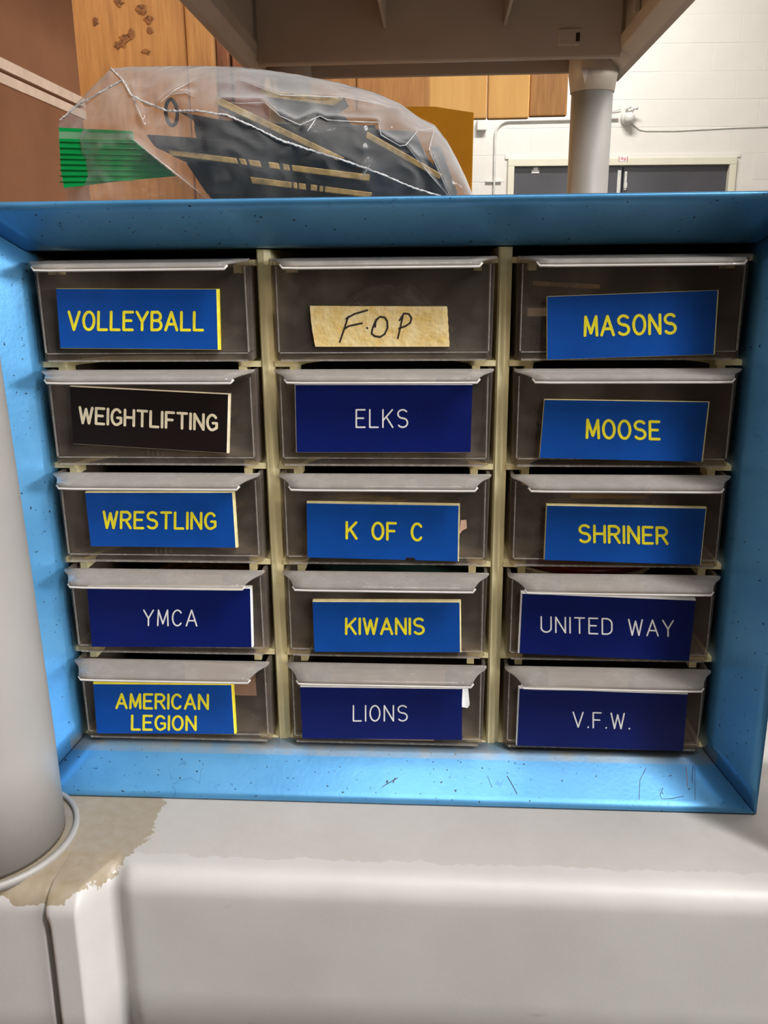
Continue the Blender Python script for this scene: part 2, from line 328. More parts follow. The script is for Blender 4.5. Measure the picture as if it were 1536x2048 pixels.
for x in xs:
    yf = yfront(x, 0.1); yg = yfront(x); r = 0.011
    pr = [(0.97, ZS-0.095), (0.97, ZS), (0.6, ZS), (0.3, ZS), (0.1, ZS), (0.0, ZS), (-0.03, ZS), (-0.05, ZS), (-0.062, ZS)]
    pr += [(yf+r-r*math.sin(a), ZS-r+r*math.cos(a)) for a in [i*math.pi/16 for i in range(0, 9)]]
    pr += [(yg*0.7+yf*0.3-0.0002, ZS-0.016), (yg-0.0005, ZS-0.03), (yg-0.0015, ZS-0.06), (yg-0.002, ZS-0.092), (yg+0.004, ZS-0.095)]
    cols.append([bm.verts.new((x, y, z)) for y, z in pr])
for A, B in zip(cols, cols[1:]):
    for i in range(len(A)-1): bm.faces.new((A[i], A[i+1], B[i+1], B[i]))
    bm.faces.new((A[0], B[0], B[-1], A[-1]))
bm.faces.new(cols[0]); bm.faces.new(cols[-1][::-1])
sh = link('lower_shelf', bm, M['shelf'], unit, True)
PX, PY, PR = -0.1878, -0.0635, 0.0352
posts = [(PX, PY, PR, 0.0322), (0.238, PY, PR, 0.0322), (0.2385, 0.92, 0.0285, 0.0285), (PX, 0.92, 0.0285, 0.0285)]
def lathe(bm, cx, cy, rows, k=56, closed=False):
    rings = [[bm.verts.new((cx+r*math.cos(2*math.pi*j/k), cy+r*math.sin(2*math.pi*j/k), z)) for j in range(k)] for r, z in rows]
    for A, B in list(zip(rings, rings[1:]))+([(rings[-1], rings[0])] if closed else []):
        for j in range(k): bm.faces.new((A[j], A[(j+1) % k], B[(j+1) % k], B[j]))
    if not closed: bm.faces.new(rings[0][::-1]); bm.faces.new(rings[-1])
for (x, y, r0, r1) in posts:
    bm = bmesh.new(); lathe(bm, x, y, [(r0, ZS+0.0002), (r0, 0.03), (r0*0.6+r1*0.4, 0.12), (r1, 0.22), (r1, 0.52)]); link('post', bm, M['post'], unit, True)
    bm = bmesh.new(); lathe(bm, x, y, [(0.033, ZF), (0.033, ZS-0.09)]); link('post', bm, M['post'], unit, True)
    if y < 0:
        bm = bmesh.new(); lathe(bm, x, y, [(r0+0.0042, ZS-0.001), (r0+0.0042, ZS+0.0018), (r0+0.0046, ZS+0.0024), (r0+0.0062, ZS+0.0024), (r0+0.0068, ZS+0.0018), (r0+0.0068, ZS-0.001)], closed=True)
        link('post_socket_ring', bm, M['post'], unit, True)
# upper shelf seen from below
ZB_, ZU = 0.5006, 0.593
XL_, XR_, YB, YFr = -0.236, 0.286, 0.97, -0.10
bm = bmesh.new(); box(bm, XL_, XR_, YFr, YB, ZU, ZU+0.004); link('upper_shelf_deck', bm, M['taupe'], unit)
def rim(name, pts):     # closed profile swept between two ends: list of two loops
    bm = bmesh.new(); A = [bm.verts.new(p) for p in pts[0]]; B = [bm.verts.new(p) for p in pts[1]]; n = len(A)
    bm.faces.new(A); bm.faces.new(B[::-1])
    for i in range(n): bm.faces.new((A[i], A[(i+1) % n], B[(i+1) % n], B[i]))
    return link(name, bm, M['taupe'], unit, bevel=0.0012)
for sx, xo, xi in ((-1, XL_, -0.212), (1, XR_, 0.257)):
    prof = [(xo, ZU), (xo, ZB_+0.003), (xo-sx*0.004, ZB_-0.002), (xo-sx*0.012, ZB_), (xi-sx*0.0, ZB_+0.010), (xi-sx*0.001, ZB_+0.026), (xi+sx*0.004, ZB_+0.030), (xi+sx*0.004, ZU)]
    rim('shelf_side_rim', [[(x, YFr, z) for x, z in prof], [(x, YB, z) for x, z in prof]])
rim('shelf_end_rim', [[(x, 0.83, ZU), (x, 0.827, ZB_+0.002), (x, 0.829, ZB_-0.0005), (x, 0.836, ZB_), (x, 0.836, ZU)] for x in (-0.212, 0.257)])
rim('shelf_end_rim', [[(x, YB, ZU), (x, YB, ZB_+0.01), (x, YB-0.008, ZB_+0.01), (x, YB-0.008, ZU)] for x in (XL_, XR_)])
bm = bmesh.new(); 
box(bm, 0.2535, 0.2575, 0.74, 0.75, ZB_+0.03, ZU)
link('shelf_rib', bm, M['taupe'], unit)
for xr, bend in ((-0.0445, -1), (0.109, 1)):
    bm = bmesh.new(); n = 24; A = []
    for i in range(n+1):
        t = i/n; y = 0.83-0.9*t
        zb = 0.541+0.004*t
        dx = 0
        A.append([bm.verts.new((xr+dx-0.0019, y, zb)), bm.verts.new((xr+dx+0.0019, y, zb)), bm.verts.new((xr+0.002, y, ZU)), bm.verts.new((xr-0.002, y, ZU))])
    for P, Q in zip(A, A[1:]):
        for i in range(4): bm.faces.new((P[i], P[(i+1) % 4], Q[(i+1) % 4], Q[i]))
    bm.faces.new(A[0]); bm.faces.new(A[-1][::-1]); link('shelf_rib', bm, M['taupe'], unit)
# clip slot
p0 = at(1118, 63, 0.826)
bm = bmesh.new(); box(bm, p0.x, p0.x+0.028, 0.8255, 0.829, p0.z-0.016, p0.z+0.003); link('clip_slot', bm, M['taupe'], unit, bevel=0.001)
bm = bmesh.new(); box(bm, p0.x+0.0215, p0.x+0.0265, 0.8250, 0.8257, p0.z-0.012, p0.z-0.002); link('clip_hole_shade', bm, M['inside'], unit)  # raised dark patch, the hole's shade put in as colour
# sockets of the rear posts
for x in (0.2385, PX):
    bm = bmesh.new(); lathe(bm, x, 0.92, [(0.0335, ZU-0.002), (0.0335, ZB_-0.002), (0.0300, 0.4755), (0.0288, 0.4755), (0.0288, ZU-0.002)], closed=True); link('post_socket', bm, M['taupe'], unit, True)
    bm = bmesh.new(); prism_xz(bm, [(x-0.022, ZB_), (x-0.012, ZB_), (x-0.016, ZB_-0.02)], 0.884, 0.8885); link('socket_rib', bm, M['taupe'], unit)
# ------------------------------------------------------------------ cardboard boxes, wooden rack, folder at the back left
def carton(name, b, lab, strip_top, strip_bot):
    e = empty(name, ((b[0]+b[1])/2, (b[2]+b[3])/2, b[4])); tag(e, lab, 'box', 'cartons stacked at the left')
    ox, oy, oz = e.location; q = (b[0]-ox, b[1]-ox, b[2]-oy, b[3]-oy, b[4]-oz, b[5]-oz)
    obox('carton_wall', q, M['card'], e, 0.003)
    x1 = q[1]
    if strip_top: obox('flap_edge', (x1-0.002, x1+0.0022, q[2], q[3], q[5]-0.0085, q[5]-0.0012), M['cardedge'], e)
    if strip_bot: obox('flap_edge', (x1-0.002, x1+0.0022, q[2], q[3], q[4]+0.0012, q[4]+0.009), M['cardedge'], e)
carton('carton', (-0.72, -0.30, -0.20, 0.435, ZF, -0.32), 'brown cardboard carton on the floor at the left under two others', False, False)
carton('carton', (-0.72, -0.30, -0.20, 0.435, -0.32, 0.384), 'tall brown cardboard carton under the pale seam at the left edge', True, False)
carton('carton', (-0.72, -0.30, -0.20, 0.435, 0.3845, 0.90), 'brown cardboard carton above the pale seam at the left edge', False, True)
rack = empty('wooden_rack', (-0.2, 1.25, ZF)); tag(rack, 'rough pine rack with knotty upright and yellow boards behind the shelving unit', 'rack')
def rb(name, b, m, bev=0.003):
    ox, oy, oz = rack.location; return obox(name, (b[0]-ox, b[1]-ox, b[2]-oy, b[3]-oy, b[4]-oz, b[5]-oz), m, rack, bev)
k1 = rb('upright', (-0.640, -0.405, 1.20, 1.24, ZF, 1.1), M['wood1']); k1['label'] = 'wide knotty pine upright'
rb('upright', (-0.404, -0.357, 1.195, 1.24, ZF, 1.1), M['wood1'])
k2 = rb('upright', (-0.356, -0.334, 1.205, 1.24, ZF, 1.1), M['wood2']); k2['label'] = 'narrow dark pine upright'
rb('upright', (-0.331, -0.25, 1.21, 1.24, ZF, 1.1), M['wood2'])
for i, (a, b_) in enumerate(((-0.249, -0.12), (-0.119, 0.01), )): rb('back_board', (a, b_, 1.245, 1.262, ZF, 0.62), M['wood1'])
for a, b_, z in ((-0.33, -0.02, 0.5365), (-0.018, 0.1235, 0.5365), (0.1245, 0.2085, 0.5360)): rb('front_board', (a, b_, 1.5, 1.52, z, 1.1), M['ply'])
rb('front_board', (0.2095, 0.285, 1.507, 1.525, 0.540, 1.1), M['wood1'])
rb('top_rail', (-0.6, 0.3, 1.24, 1.5, 1.1, 1.14), M['wood1'])
# knots: ragged sunken splits in the upright
for (u, v, s) in ((283, 18, 1.0), (296, 38, 0.8), (247, 78, 1.2), (262, 68, .8), (292, 103, 0.9), (235, 92, .7), (238, 6, .9), (300, 60, .6), (190, 44, 0.7)):
    c = at(u, v, 1.199); bm = bmesh.new(); n = 12
    ring = [(c.x+0.009*s*random.uniform(.4, 1.3)*math.cos(2*math.pi*i/n), c.z+0.008*s*random.uniform(.4, 1.5)*math.sin(2*math.pi*i/n)) for i in range(n)]
    prism_xz(bm, ring, 1.198, 1.2012)
    for q in bm.verts: q.co -= Vector(rack.location)
    link('knot', bm, M['knot'], rack, bevel=0.0006)
fo = empty('manila_folder', (-0.02, 0.56, ZS)); tag(fo, 'orange yellow card folder standing on end behind the clear bag', 'folder')
a = at(948, 224, 0.55); b_ = at(870, 212, 0.55)
bm = bmesh.new(); prism_xz(bm, [(-0.10, ZS), (a.x-0.003, ZS), (a.x, a.z), (b_.x, b_.z), (0.0, b_.z+0.0005), (-0.10, b_.z-0.004)], 0.553, 0.5545)
for q in bm.verts: q.co -= Vector(fo.location)
link('folder_cover', bm, M['gold_card'], fo, bevel=0.001)
# ------------------------------------------------------------------ cabinet
H = 0.0493; XI, YI, ZBI, ZTI = 0.1636, -0.0065, -0.0002, 0.2494
cab = empty('drawer_cabinet', (0, 0, ZS)); tag(cab, 'light blue metal cabinet of fifteen small clear drawers on the grey shelf', 'cabinet')
def clink(name, bm, m, parent=cab, **k):
    if parent is cab:
        for q in bm.verts: q.co.z -= ZS
    return link(name, bm, m, parent, **k)
# frame sides: mitred funnel with rolled outer edge
prof = [(0.0, 0.008), (0.0, -0.0035), (0.0006, -0.0060), (0.0020, -0.0082), (0.0145, -0.0255), (0.0157, -0.0274), (0.0172, -0.0287), (0.0184, -0.0290), (0.0190, -0.0282), (0.0193, -0.0268), (0.0193, 0.0)]
def corner(o, y, sx, sz): return Vector((sx*(XI+o), y, (ZTI+o) if sz > 0 else (ZBI-o)))
gap = 0.00022
for nm, c0, c1, dirv in (('top', (-1, 1), (1, 1), Vector((1, 0, 0))), ('right', (1, 1), (1, -1), Vector((0, 0, -1))), ('bottom', (1, -1), (-1, -1), Vector((-1, 0, 0))), ('left', (-1, -1), (-1, 1), Vector((0, 0, 1)))):
    bm = bmesh.new(); rows = []; ns = 24
    for o_, y in prof:
        p, q = corner(o_, y, *c0)+dirv*gap, corner(o_, y, *c1)-dirv*gap
        rows.append([bm.verts.new(p.lerp(q, i/ns)) for i in range(ns+1)])
    for A, B in zip(rows, rows[1:]):
        for i in range(ns): bm.faces.new((A[i], A[i+1], B[i+1], B[i]))
    o = clink('frame_side', bm, M['blue'], smooth=True)
    sd = o.modifiers.new('thickness', 'SOLIDIFY'); sd.thickness = 0.0008; sd.offset = -1
# sheet metal case
bm = bmesh.new(); X2, Z0, Z2, YB2 = XI+0.0193, ZBI-0.0193, ZTI+0.0193, 0.165; t = 0.001
box(bm, -X2, X2, 0.0, YB2, Z2-t, Z2); box(bm, -X2, X2, 0.0, YB2, Z0, Z0+t); box(bm, -X2, -X2+t, 0.0, YB2, Z0+t, Z2-t); box(bm, X2-t, X2, 0.0, YB2, Z0+t, Z2-t); box(bm, -X2, X2, YB2, YB2+t, Z0, Z2)
clink('case', bm, M['case'])
bm = bmesh.new(); XW = XI+0.0006
box(bm, -XW-t, -XW, 0.006, YB2-0.01, ZBI, ZTI); box(bm, XW, XW+t, 0.006, YB2-0.01, ZBI, ZTI); box(bm, -XW, XW, 0.006, YB2-0.01, ZTI, ZTI+t); box(bm, -XW, XW, 0.006, YB2-0.01, ZBI-0.004-t, ZBI-0.004); box(bm, -XW, XW, YB2-0.011, YB2-0.01, ZBI, ZTI)
clink('liner', bm, M['inside'])
# vertical dividers, chamfered nose
for x0 in (-0.055, 0.055):
    bm = bmesh.new(); hw = 0.0031
    pts = [(x0-hw, 0.0012), (x0-hw+0.0008, 0.0), (x0+0.0005, -0.0001), (x0+hw, 0.0016), (x0+hw-0.0008, 0.15), (x0-hw+0.0008, 0.15)]
    prism_xy(bm, pts, ZBI-0.0028, ZTI-0.0005); clink('divider', bm, M['beige'])
# rails: notched plates between the dividers with rounded tabs and small fingers
cells = [(-0.1636, -0.0581), (-0.0519, 0.0519), (0.0581, 0.1636)]
for k in range(0, 6):
    z = H*k if k < 5 else 0.2432
    if k == 0: z = -0.0012
    for (a, b_) in cells:
        bm = bmesh.new(); L_, R_ = 0.0115, 0.0025
        def arc(cx, cy, a0, a1): return [(cx+R_*math.cos(a0+(a1-a0)*i/5), cy+R_*math.sin(a0+(a1-a0)*i/5)) for i in range(6)]
        pts = [(a, 0.0008)]+arc(a+L_-R_, 0.0008+R_, -math.pi/2, 0)+[(a+L_+0.001, 0.016), (a+L_+0.010, 0.030), (b_-L_-0.010, 0.030), (b_-L_-0.001, 0.016)]+arc(b_-L_+R_, 0.0008+R_, math.pi, 1.5*math.pi)+[(b_, 0.0008), (b_, 0.145), (a, 0.145)]
        prism_xy(bm, pts, z-0.0013, z+0.0013)
        if k:
            for s, x in ((1, a+L_-0.004), (-1, b_-L_+0.004)):
                box(bm, x-0.0002 if s > 0 else x-0.0034, x+0.0034 if s > 0 else x+0.0002, 0.0008, 0.012, z-0.0046, z-0.0012)
        clink('rail', bm, M['beige'])
# ---- drawers
YF_, HW = -0.0076, 0.0503
def rrect(hw, y0, y1, r, n=4):
    pts = []
    for cx, cy, a0 in ((hw-r, y0+r, -math.pi/2), (hw-r, y1-r, 0), (-hw+r, y1-r, math.pi/2), (-hw+r, y0+r, math.pi)):
        pts += [(cx+r*math.cos(a0+i*math.pi/2/n), cy+r*math.sin(a0+i*math.pi/2/n)) for i in range(n+1)]
    return pts
def tray_mesh():
    bm = bmesh.new()
    L = [(HW-0.0014, 0.0, 0.0018), (HW-0.0008, 0.0006, 0.0024), (HW-0.0008, 0.003, 0.0024), (HW-0.0002, 0.0450, 0.0026), (HW-0.0018, 0.0450, 0.0012), (HW-0.0024, 0.0042, 0.0012)]
    rings = []
    for i, (hw, z, r) in enumerate(L):
        d = 0.0016 if i >= 4 else 0
        lean = 0.0006*(1-z/0.045)
        y0 = YF_+(0.0006 if i == 0 else 0)+lean+d
        rings.append([bm.verts.new((x, y, z)) for x, y in rrect(hw, y0, 0.125-d, r)])
    for A, B in zip(rings, rings[1:]):
        n = len(A)
        for j in range(n): bm.faces.new((A[j], A[(j+1) % n], B[(j+1) % n], B[j]))
    bm.faces.new(rings[-1]); 
    n = len(rings[0]); under = [bm.verts.new((v.co.x*0.985, 0.0588+(v.co.y-0.0588)*0.985, 0.0034)) for v in rings[0]]
    for j in range(n): bm.faces.new((rings[0][j], under[j], under[(j+1) % n], rings[0][(j+1) % n]))
    bm.faces.new(under)
    # moulded tick marks low on the front
    for x in (-0.0035, -0.0012, 0.0012, 0.0038): box(bm, x-0.00025, x+0.00025, YF_-0.00015+0.0005, YF_+0.0008, 0.0045, 0.009)
    me = bpy.data.meshes.new('drawer'); bmesh.ops.recalc_face_normals(bm, faces=bm.faces); bm.to_mesh(me); bm.free(); me.materials.append(M['tray']); return me
def lip_mesh():
    bm = bmesh.new(); zt = 0.0453
    prof = [(0.0012, -0.0005, HW-0.003), (0.0008, 0.0001, HW-0.0015), (0.0, 0.0002, HW+0.0002), (-0.0016, -0.0001, HW+0.0002), (-0.0030, -0.0004, HW-0.0006), (-0.0045, -0.0007, HW-0.0022), (-0.0070, -0.0010, HW-0.0040), (-0.0105, -0.0014, HW-0.0056), (-0.0134, -0.0018, HW-0.0066), (-0.0146, -0.0025, HW-0.0072), (-0.0149, -0.0036, HW-0.0078), (-0.0145, -0.0042, HW-0.0081)]
    th = 0.0009; T = []; Bt = []; nx = 12
    for i, (y, z, hw) in enumerate(prof):
        a = prof[max(0, i-1)]; c = prof[min(len(prof)-1, i+1)]; d = Vector((c[0]-a[0], c[1]-a[1])).normalized(); nn = Vector((-d.y, d.x))
        if nn.y > 0: nn = -nn
        if i >= len(prof)-2: nn = Vector((0.9, -0.2))
        T.append([bm.verts.new((hw*(2*j/nx-1), YF_+y, zt+z)) for j in range(nx+1)])
        Bt.append([bm.verts.new(((hw-0.0004)*(2*j/nx-1), YF_+y+nn.x*th, zt+z+nn.y*th)) for j in range(nx+1)])
    m = len(T)
    for G in (T, Bt):
        for i in range(m-1):
            for j in range(nx): bm.faces.new((G[i][j], G[i][j+1], G[i+1][j+1], G[i+1][j]))
    for i in range(m-1):
        for j in (0, nx): bm.faces.new((T[i][j], T[i+1][j], Bt[i+1][j], Bt[i][j]))
    for i in (0, m-1):
        for j in range(nx): bm.faces.new((T[i][j], T[i][j+1], Bt[i][j+1], Bt[i][j]))
    me = bpy.data.meshes.new('handle_lip'); bmesh.ops.recalc_face_normals(bm, faces=bm.faces)
    for f in bm.faces: f.smooth = True
    bm.to_mesh(me); bm.free(); me.materials.append(M['lip']); return me
def base_mesh():  # base ridge plus pale strips that paint highlights along the front edges
    bm = bmesh.new(); box(bm, -HW+0.003, HW-0.003, YF_+0.0004, YF_+0.0016, -0.0002, 0.0006)
    box(bm, -HW+0.0028, HW-0.0028, YF_+0.0002, YF_+0.0009, 0.0034, 0.0039)
    for s in (-1, 1): box(bm, s*(HW-0.0024)-0.0003, s*(HW-0.0024)+0.0003, YF_+0.0001, YF_+0.0008, 0.004, 0.042)
    me = bpy.data.meshes.new('base_rim_highlight'); bmesh.ops.recalc_face_normals(bm, faces=bm.faces); bm.to_mesh(me); bm.free(); me.materials.append(M['edge']); return me
def bead_mesh():
    bm = bmesh.new(); h = HW-0.0080; tube(bm, [(-h-0.0012, YF_-0.0140, 0.0453-0.0028), (-h, YF_-0.0148, 0.0453-0.0043)]+[(h*(i/6-1), YF_-0.0149, 0.0453-0.0044) for i in range(1, 12)]+[(h, YF_-0.0148, 0.0453-0.0043), (h+0.0012, YF_-0.0140, 0.0453-0.0028)], 0.00055, 8)
    me = bpy.data.meshes.new('lip_bead'); bmesh.ops.recalc_face_normals(bm, faces=bm.faces)
    for f in bm.faces: f.smooth = True
    bm.to_mesh(me); bm.free(); me.materials.append(M['bead']); return me
BD = bead_mesh()
TM, LM, BMs = tray_mesh(), lip_mesh(), base_mesh()
LAB = [
('VOLLEYBALL','b','y',[(-148.84,232.59),(-73.9,231.78),(-74.88,204.68),(-149.79,205.66)],(0,1.4,0.2,0.3),[[(-145.58,213.6),(-81.77,213.04),(-144.56,222.8),(-81.17,222.16)]]),
('MASONS','b','y',[(72.86,227.41),(147.04,229.6),(147.91,201.83),(74.02,199.65)],(0.2,0.9,0.15,0.2),[[(89.72,209.75),(130.6,210.64),(89.23,219.11),(129.84,220.04)]]),
('WEIGHTLIFTING','k','c',[(-147.43,188.3),(-71.41,184.48),(-73.76,156.27),(-148.76,160.66)],(0.1,1.2,0.4,0.3),[[(-145.04,170.31),(-78.16,166.82),(-144.12,178.88),(-77.64,175.11)]]),
('ELKS','n','w',[(-40.98,189.53),(40.8,189.39),(40.48,157.11),(-41.49,156.86)],(0.5,0,1.2,0.2),[[(-13.1,168.58),(11.6,168.61),(-12.94,177.47),(11.61,177.48)]]),
('MOOSE','b','y',[(73.63,181.83),(147.66,180.66),(147.04,153.0),(72.44,154.61)],(0.15,1.0,0.2,0.1),[[(93.07,163.61),(127.06,162.99),(92.57,173.12),(126.35,172.23)]]),
('WRESTLING','b','y',[(-145.38,137.01),(-72.19,137.45),(-72.07,109.21),(-145.28,109.24)],(0,1.3,0.6,0.2),[[(-138.57,118.33),(-81.9,118.31),(-137.63,127.75),(-81.33,127.41)]]),
('K OF C','b','y',[(-37.31,132.72),(35.97,131.98),(35.91,103.45),(-37.76,104.69)],(0,0.9,1.0,0.1),[[(-18.94,114.07),(16.58,113.4),(-18.74,123.39),(16.56,122.93)]]),
('SHRINER','b','y',[(76.59,132.26),(150.8,131.33),(150.57,102.98),(76.55,104.67)],(0.4,0.7,0.8,0.1),[[(92.24,113.38),(134.61,112.8),(91.75,122.81),(133.89,121.93)]]),
('YMCA','n','w',[(-149.5,88.17),(-66.18,89.0),(-67.08,56.47),(-150.33,55.25)],(0,1.0,1.3,0.2),[[(-122.74,67.27),(-94.77,67.45),(-121.96,76.23),(-94.14,76.64)]]),
('KIWANIS','b','y',[(-36.01,82.29),(37.18,83.06),(37.84,55.65),(-35.88,54.57)],(0,1.0,1.1,0.2),[[(-20.25,64.09),(19.65,64.77),(-20.05,73.49),(19.61,74.11)]]),
('UNITED WAY','n','w',[(66.15,88.15),(149.74,85.7),(149.23,52.88),(65.77,55.62)],(1.0,0,1.2,0.2),[[(76.38,67.06),(139.76,65.75),(76.03,75.77),(139.05,74.66)]]),
('AMERICAN|LEGION','b','y',[(-151.85,35.27),(-78.46,36.23),(-78.53,7.28),(-152.73,5.71)],(0,1.3,1.3,0.1),[[(-141.4,20.29),(-91.92,20.86),(-140.52,29.52),(-91.32,30.16)],[(-134.27,7.93),(-99.21,8.52),(-133.43,17.29),(-98.59,17.53)]]),
('LIONS','n','w',[(-43.93,34.99),(38.4,35.63),(38.84,6.79),(-43.67,5.54)],(0,0,0.1,0.1),[[(-17.28,16.02),(11.14,16.71),(-17.1,25.43),(11.15,26.07)]]),
('V.F.W.','n','w',[(66.63,37.06),(150.22,35.56),(150.48,3.13),(66.43,4.34)],(0.8,0,0.8,0.2),[[(94.5,15.33),(123.48,14.91),(94.06,24.32),(122.86,24.16)]]),
('FOP','t','k',[(-32.88,224.04),(28.85,223.41),(30.16,205.6),(-30.95,205.85)],(0,0,0,0),[]),
]
GRID = [['VOLLEYBALL', 'FOP', 'MASONS'], ['WEIGHTLIFTING', 'ELKS', 'MOOSE'], ['WRESTLING', 'K OF C', 'SHRINER'], ['YMCA', 'KIWANIS', 'UNITED WAY'], ['AMERICAN|LEGION', 'LIONS', 'V.F.W.']]
# single-stroke engraver's alphabet, unit height, each glyph (width, strokes)
def ell(cx, cy, rx, ry, a0, a1, n=14): return [(cx+rx*math.cos(math.radians(a0+(a1-a0)*i/n)), cy+ry*math.sin(math.radians(a0+(a1-a0)*i/n))) for i in range(n+1)]
SC = ell(.28, .76, .26, .24, 35, 270, 12)+ell(.28, .26, .27, .26, 90, -145, 12)
G = {
'A': (.62, [[(0, 0), (.31, 1), (.62, 0)], [(.11, .33), (.51, .33)]]),
'B': (.52, [[(0, 0), (0, 1), (.27, 1)]+ell(.27, .765, .21, .235, 90, -90, 8)+[(.0, .53)], [(.27, .53)]+ell(.27, .265, .25, .265, 90, -90, 8)+[(0, 0)]]),
'C': (.56, [ell(.29, .5, .29, .5, 42, 318, 20)]),
'D': (.54, [[(0, 0), (0, 1), (.22, 1)]+ell(.22, .68, .32, .32, 90, 0, 6)+ell(.22, .32, .32, .32, 0, -90, 6)+[(0, 0)]]),
'E': (.48, [[(.48, 1), (0, 1), (0, 0), (.48, 0)], [(0, .52), (.4, .52)]]),
'F': (.46, [[(.46, 1), (0, 1), (0, 0)], [(0, .52), (.38, .52)]]),
'G': (.56, [ell(.29, .5, .29, .5, 42, 300, 18)+[(.56, .15), (.56, .46), (.34, .46)]]),
'H': (.54, [[(0, 0), (0, 1)], [(.54, 0), (.54, 1)], [(0, .52), (.54, .52)]]),
'I': (.0, [[(0, 0), (0, 1)]]),
'K': (.54, [[(0, 0), (0, 1)], [(.52, 1), (0, .38)], [(.18, .6), (.54, 0)]]),
'L': (.46, [[(0, 1), (0, 0), (.46, 0)]]),
'M': (.62, [[(0, 0), (.04, 1), (.31, .12), (.58, 1), (.62, 0)]]),
'N': (.54, [[(0, 0), (0, 1), (.54, 0), (.54, 1)]]),
'O': (.58, [ell(.29, .5, .29, .5, 90, 450, 28)]),
'P': (.5, [[(0, 0), (0, 1), (.27, 1)]+ell(.27, .76, .23, .24, 90, -90, 8)+[(0, .52)]]),
'R': (.54, [[(0, 0), (0, 1), (.28, 1)]+ell(.28, .75, .24, .25, 90, -90, 8)+[(0, .5)], [(.26, .5), (.54, 0)]]),
'S': (.56, [SC]),
'T': (.54, [[(0, 1), (.54, 1)], [(.27, 1), (.27, 0)]]),
'U': (.56, [[(0, 1), (0, .28)]+ell(.28, .28, .28, .28, 180, 360, 10)+[(.56, 1)]]),
'V': (.58, [[(0, 1), (.29, 0), (.58, 1)]]),
'W': (.76, [[(0, 1), (.19, 0), (.38, .9), (.57, 0), (.76, 1)]]),
'Y': (.58, [[(0, 1), (.29, .46), (.58, 1)], [(.29, .46), (.29, 0)]]),
'.': (.06, [[(0.02, 0.0), (0.04, 0.03)]]),
' ': (.55, []),
}
SK = [0]
def stroke(bm, pts, w, y0, y1):
    """flat round-ended stroke of half width w through (x,z) points; sharp corners start a new piece"""
    P = [Vector(p) for p in pts]; runs = [[P[0]]]; closed = len(P) > 8 and (P[0]-P[-1]).length < 1e-6
    for i in range(1, len(P)):
        runs[-1].append(P[i])
        if i < len(P)-1 and (P[i]-P[i-1]).length > 1e-7 and (P[i+1]-P[i]).length > 1e-7 and ((P[i]-P[i-1]).angle(P[i+1]-P[i]) > 0.75 or (closed and i == len(P)//2)): runs.append([P[i]])
    for R in runs:
        SK[0] += 1; yf = y1-0.000004*(SK[0] % 17)
        n = len(R); L, Rr = [], []
        nor = []
        for i in range(n):
            a = (R[i]-R[i-1]).normalized() if i else None; b = (R[i+1]-R[i]).normalized() if i < n-1 else None
            if a is None: a = b
            if b is None: b = a
            t = (a+b).normalized(); k = 1/max(0.75, t.dot(a)); nn = Vector((-t.y, t.x))*w*k
            L.append(R[i]+nn); Rr.append(R[i]-nn); nor.append(t)
        def cap(c, t, sgn):
            a0 = math.atan2(t.y, t.x); return [c+w*Vector((math.cos(a0+sgn*math.pi/2+math.pi*k/6), math.sin(a0+sgn*math.pi/2+math.pi*k/6))) for k in range(1, 6)]
        e = cap(R[-1], nor[-1], -1)[::-1]; st = cap(R[0], nor[0], 1)[::-1]
        outline = L+e+Rr[::-1]+st
        f = [bm.verts.new((q.x, yf, q.y)) for q in outline]; bk = [bm.verts.new((q.x, y0, q.y)) for q in outline]; m = len(outline)
        for i in range(m): bm.faces.new((f[i], f[(i+1) % m], bk[(i+1) % m], bk[i]))
        for i in range(n-1): bm.faces.new((f[i], f[i+1], f[m-len(st)-2-i], f[m-len(st)-1-i]))
        bm.faces.new([f[n-1]]+f[n:n+len(e)]+[f[n+len(e)]]); bm.faces.new([f[0]]+[f[m-len(st)-1]]+f[m-len(st):])
def text_strokes(s, quad, thick):
    gp = 0.24 if thick else 0.27
    tot = sum(G[c][0] for c in s)+gp*(len(s)-1)-gp*2*s.count(' ')*0.5
    BLq, BRq, TLq, TRq = [Vector(q)/1000 for q in quad]
    x = 0; out = []; hh = thick
    for c in s:
        w, st = G[c]
        for pl in st:
            o = []
            for (a, b_) in pl:
                u = (x+a)/tot; o.append(tuple(BLq*(1-u)*(1-b_)+BRq*u*(1-b_)+TLq*(1-u)*b_+TRq*u*b_))
            out.append(o)
        x += w+gp-(gp*0.5 if c == ' ' else 0)
    return out
YP = -0.0096
FOPS = [[(-15.59,219.19),(-17.32,214.31),(-19.68,207.95)],[(-16.49,218.33),(-12.77,220.38),(-6.88,221.98)],[(-17.33,213.88),(-15.46,215.02),(-9.39,216.28)],[(-1.79,218.67),(-3.27,217.11),(-4.64,213.88),(-5.11,211.72),(-3.72,210.49),(-1.14,210.11),(0.93,211.48),(2.21,214.21),(2.08,217.08),(1.0,218.73),(-1.05,219.1),(-2.9,217.82),(-3.28,216.25),(-3.45,214.6)],[(-7.14,214.26),(-6.92,214.04)],[(9.05,219.18),(8.08,214.89),(6.81,209.5)],[(7.58,217.4),(9.56,220.46),(11.75,220.23),(12.99,218.44),(12.48,216.3),(10.28,214.88),(7.34,213.82)]]
def tape_mat():
    m, n, p, o = nt('masking_tape'); p.inputs['Roughness'].default_value = 0.6
    c = ramp(n, noisef(n, 130, 4, 0.6), [(0.35, srgb(226, 190, 112)), (0.6, srgb(238, 216, 160))]); n.links.new(c, p.inputs['Base Color'])
    bump(n, p, noisef(n, 350, 3), 0.6, 0.0008); return m
M['tape'] = tape_mat()
